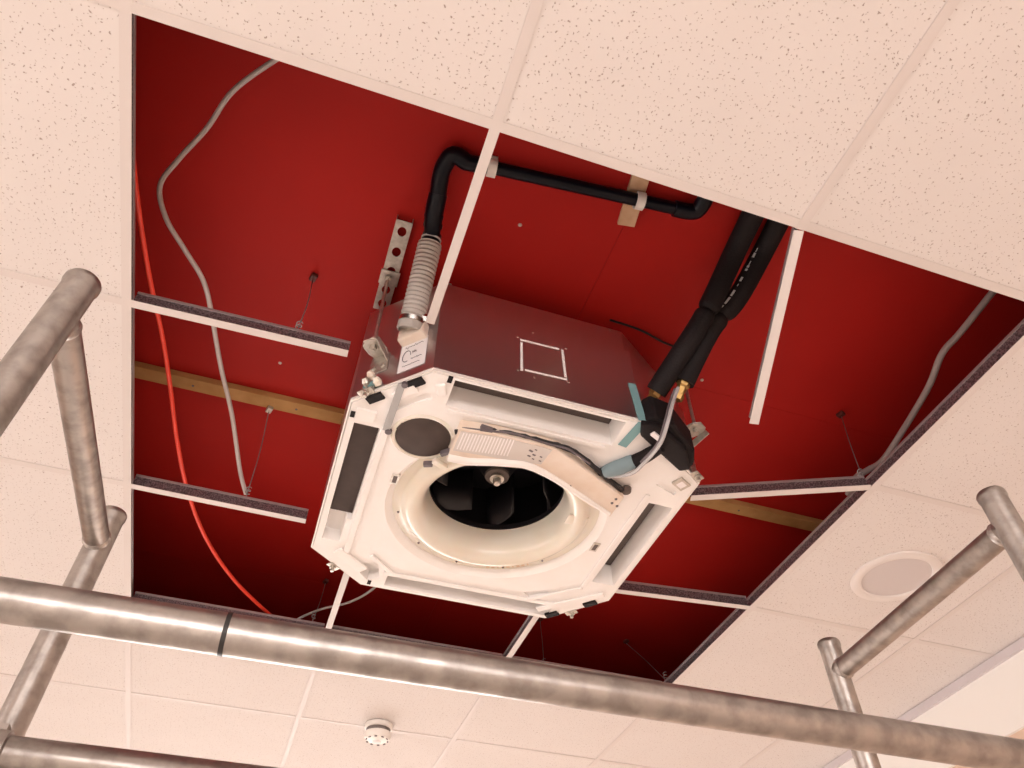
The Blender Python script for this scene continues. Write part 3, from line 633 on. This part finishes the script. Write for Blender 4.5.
# ------------------------------------------------------------------ refrigerant lines
def line(name, label, pts, r, nutp, nutd):
    t = thing(name, label, 'pipe', pts[0], 'insulated refrigerant pipes')
    c = curve(pts, 10); c1 = [p for p in c]
    j = len(c1)*2//5
    MB().tube(c1[:j+1], [r]*(j-1) + [r*.94, r*.72], 22).build('insulation', M['black'], t, smooth=True)
    MB().tube([c1[j]] + c1[j+1:], [r*.75, r*.98] + [r*1.05]*(len(c1)-j-2), 22).build('insulation', M['black'], t, smooth=True)
    nd = (pts[0]-pts[1]).normalized()
    MB().lathe([(0, -.01), (.016, -.008), (.016, .012), (.012, .016), (.012, .034), (.015, .036), (.015, .05), (0, .05)], pts[0] - nd*.004, nd, seg=6).build('flare_nut', M['brass'], t)
    return t, c1
r_ = .0255
pa = [P(656, 392, 1.335), P(680, 355, 1.39), P(701, 322, 1.45), P(716, 293, 1.51), P(738, 245, SLAB-.032), P(765, 190, SLAB-.031), P(800, 120, SLAB-.030)]
pb = [P(684, 383, 1.345), P(696, 358, 1.40), P(713, 327, 1.46), P(738, 297, 1.515), P(765, 248, SLAB-.031), P(792, 195, SLAB-.031), P(827, 125, SLAB-.030)]
ta, ca_ = line('refrigerant_pipe', 'black foam insulated pipe nearer the air conditioner panel', pa, r_, None, None)
tb, cb_ = line('refrigerant_pipe', 'black foam insulated pipe nearer the hanging bent tee bar', pb, r_*.95, None, None)
mb = MB()
for i in range(16):
    f = .42 + .22*i/16; idx = int(f*len(cb_)); p_, q_ = cb_[idx], cb_[idx+1]; t_ = (q_-p_).normalized(); p_ = p_.lerp(q_, random.random())
    vw = (-p_).normalized(); vw = (vw - t_*vw.dot(t_)).normalized(); sd = t_.cross(vw); nn = (vw*.8 + sd*(-.6 if sd.x > 0 else .6)).normalized()
    if i in (4, 9, 10): continue
    mb.obox(p_ + nn*(r_*.95*1.03), t_, t_.cross(nn), nn, random.choice((.003, .006)), random.choice((.0012, .003)), .0008)
mb.build('white_print', M['whiteprint'], tb)

# ------------------------------------------------------------------ cables and hanger wires
def cable(name, label, pts, r, m, group=None):
    return tag(MB().tube(curve(pts, 12), r, 10).build(name, M[m], None, smooth=True), label, 'cable', group)
cable('white_cable', 'long white cable winding down the left of the opening',
      [P(310, 40, 1.58), P(272, 62, 1.575), P(232, 92, 1.56), P(207, 128, 1.55), P(178, 160, 1.53), P(160, 186, 1.51), P(166, 218, 1.48), P(185, 250, 1.46), P(203, 280, 1.44), P(211, 310, 1.43), P(216, 340, 1.42), P(222, 372, 1.41), P(232, 415, 1.39), P(240, 470, 1.36), P(246, 494, 1.335)], .0056, 'cablewhite')
cable('red_cable', 'bright red cable sagging along the left edge of the opening',
      [P(130, 90, 1.33), P(133, 160, 1.35), P(140, 220, 1.38), P(150, 280, 1.39), P(162, 335, 1.39), P(170, 385, 1.39), P(177, 440, 1.38), P(188, 492, 1.37), P(207, 540, 1.36), P(236, 582, 1.35), P(277, 621, 1.335), P(320, 655, 1.33)], .0056, 'cablered')
cable('grey_cable', 'grey cable in the dark right corner of the opening',
      [P(1010, 270, 1.56), P(988, 298, 1.53), P(960, 333, 1.50), P(942, 354, 1.48), P(928, 388, 1.46), P(900, 435, 1.43), P(882, 461, 1.40), P(868, 470, 1.375), P(856, 478, 1.345), P(848, 495, 1.325)], .0085, 'cablegrey')
cable('white_cable', 'short pale cable looping behind the far edge of the air conditioner',
      [P(400, 560, 1.45), P(374, 588, 1.44), P(350, 602, 1.42), P(322, 609, 1.40), P(300, 618, 1.36), P(290, 626, 1.335)], .0042, 'cablewhite')
cable('black_cable', 'thin dark cable along the red ceiling behind the insulated pipes',
      [P(610, 320, SLAB-.008), P(640, 330, SLAB-.008), P(665, 343, SLAB-.010), P(690, 352, SLAB-.012)], .003, 'dark')
def hanger(px, py, zt, bottom, label, dark=True):
    top = P(px, py, zt); t = thing('wire_hanger', label, 'hanger wire', bottom, 'wire hangers of the tee bars')
    MB().obox(top + Vector((0, 0, -.0063)), (1, .3, 0), (-.3, 1, 0), (0, 0, 1), .008, .011, .006).build('ceiling_clip', M['maroon'] if dark else M['zinc'], t, bevel=.002)
    MB().tube(curve([top + Vector((0, 0, -.015)), (top + Vector(bottom))/2 + Vector((.004, .006, 0)), bottom], 6), .0014, 6).build('wire', M['wire'], t)
    MB().tube([Vector(bottom) + Vector((.006*cos(a), .006*sin(a), .01+.01*a/6)) for a in [k*.6 for k in range(22)]], .0014, 6).build('wire_twist', M['wire'], t)
hanger(840, 413, SLAB, (1.352, 1.165, H+.04), 'thin wire hanger holding the tee joint in the right part of the opening', True)
hanger(270, 408, SLAB-.022, (-.165, 1.760, H+.04), 'thin wire hanger fixed to the timber batten', False)
hanger(314, 276, SLAB, (-.115, 1.146, H+.04), 'dark wire hanger above the upper left tee bar', True)
hanger(326, 580, SLAB, (.100, 2.335, H+.04), 'dark wire hanger behind the far left corner of the air conditioner', True)
hanger(626, 640, SLAB, (1.36, 2.33, H+.04), 'dark wire hanger in the far right corner of the opening', True)
hanger(540, 618, SLAB, P(544, 667, H+.04), 'thin wire hanger between the two far tee bars', True)

# ------------------------------------------------------------------ ceiling fittings
sc = Vector((1.672, 1.472, H))
spk = thing('ceiling_downlight', 'round unlit recessed fitting with frosted centre in the ceiling tile', 'ceiling light', sc)
MB().lathe([(.128, .0021), (.127, -.002), (.120, -.005), (.108, -.006), (.100, -.004), (.097, .0015)], sc, seg=64).build('trim_ring', M['ring'], spk, smooth=True)
MB().lathe([(0, -.001), (.060, -.001), (.098, .0003), (.098, .0021)], sc, seg=64).build('lens', M['lens'], spk, smooth=True)
dc = P(379, 725, H); dc.z = H
det = thing('smoke_detector', 'small white smoke detector on the ceiling beyond the opening', 'smoke detector', dc)
MB().lathe([(0.0, -.0004), (.052, -.0004), (.053, -.004), (.052, -.016), (.046, -.018)], dc, seg=48).build('base', M['plastic'], det, smooth=True)
MB().lathe([(.046, -.018), (.040, -.019), (.040, -.030), (.042, -.031)], dc, seg=48).build('gap_ring', M['grille'], det, smooth=True)
body = MB().lathe([(.040, -.030), (.050, -.032), (.051, -.042), (.045, -.054), (.030, -.060), (0, -.062)], dc, seg=48).build('body', M['plastic'], det, smooth=True)
for a in range(0, 360, 36):
    a = radians(a); c = dc + Vector((.0395*cos(a), .0395*sin(a), -.0570))
    MB().obox(c, (cos(a), sin(a), -.8), (-sin(a), cos(a), 0), (.8*cos(a), .8*sin(a), 1), .0035, .0045, .0015).build('vent_hole', M['ink'], body)
MB().lathe([(0, -.068), (.012, -.067), (.016, -.061), (0, -.060)], dc, seg=24).build('indicator_cap', M['paper'], body, smooth=True)

# ------------------------------------------------------------------ scaffold tower
ZTOP = .93
NL, FL, FR, NR = (-.391, .819), (-.357, 1.383), (1.242, 1.355), (1.212, .786)
tow = thing('scaffold_tower', 'galvanised steel tube scaffold tower with end frames and guard rails', 'scaffold', ((NL[0]+NR[0])/2, 1.09, FZ))
R0 = .0242
for (x, y) in (NL, FL, FR, NR):
    zs = [FZ+.012, 0, ZTOP-.016, ZTOP-.012, ZTOP-.004, ZTOP]
    u = MB().tube([(x, y, z) for z in zs], [R0, R0, R0, R0+.002, R0+.002, R0], 32, caps=False).build('upright', M['tube'], tow, smooth=True)
    MB().lathe([(R0, ZTOP), (R0-.004, ZTOP), (R0-.004, ZTOP-.03), (0, ZTOP-.03)], (x, y, 0), seg=32).build('end_cap', M['tubeend'], u, smooth=True)
    MB().box((x-.07, y-.07, FZ), (x+.07, y+.07, FZ+.012)).build('base_plate', M['tube'], u)
def tubebar(name, a, b, r, dents=True):
    a = Vector(a); b = Vector(b); k = 24
    o = MB().tube([a.lerp(b, i/k) for i in range(k+1)], r, 32).build(name, M['tube'], tow, smooth=True); return o
zr = .853
for (p, q) in ((NL, FL), (NR, FR)):
    rr = tubebar('cross_bar', (*p, zr), (*q, zr), .0222)
    for e_, s_ in ((p, 1), (q, -1)):
        d_ = Vector((q[0]-p[0], q[1]-p[1], 0)).normalized()*s_
        MB().lathe([(.0222, -.004), (.0238, -.002), (.0246, .002), (.0236, .005), (.0222, .008)], Vector((*e_, zr)) + d_*.0235, d_, seg=30).build('weld_bead', M['tubeend'], rr, smooth=True)
ra = tubebar('guard_rail', (-.44, .866+.004, .45), (1.26, .836+.002, .45), .0236)
tp = P(225, 638, .45); f_ = (tp.x+.44)/1.70; tc_ = Vector((tp.x, .870-.032*f_, .45)); dr = Vector((1.70, -.032, 0)).normalized()
MB().lathe([(.0237, -.0028), (.0243, -.0026), (.0243, .0026), (.0237, .0028)], tc_, dr, seg=36).build('black_band', M['tapeblack'], ra, smooth=True)
rb = tubebar('guard_rail', (-.40, 1.338, .462), (1.29, 1.308, .462), .0236)
for (x, y, yr, rl) in ((NL[0], NL[1], .870, ra), (NR[0], NR[1], .839, ra), (FL[0], FL[1], 1.337, rb), (FR[0], FR[1], 1.309, rb)):
    z = .45 if rl is ra else .462
    m2 = MB().lathe([(.0250, -.022), (.030, -.020), (.030, .020), (.0250, .022)], (x, y, z), seg=28)
    m2.lathe([(.0245, -.022), (.0295, -.020), (.0295, .020), (.0245, .022)], (x, yr, z), (1, 0, 0), seg=28)
    m2.obox((x, (y+yr)/2, z+.034), (1, 0, 0), (0, 1, 0), (0, 0, 1), .008, .02, .008)
    m2.build('coupler', M['tube'], tow, smooth=True)

# ------------------------------------------------------------------ lift everything so that the floor is at zero
for o in list(COL.objects):
    if o.parent is None and o is not camo: o.location.z += CZ
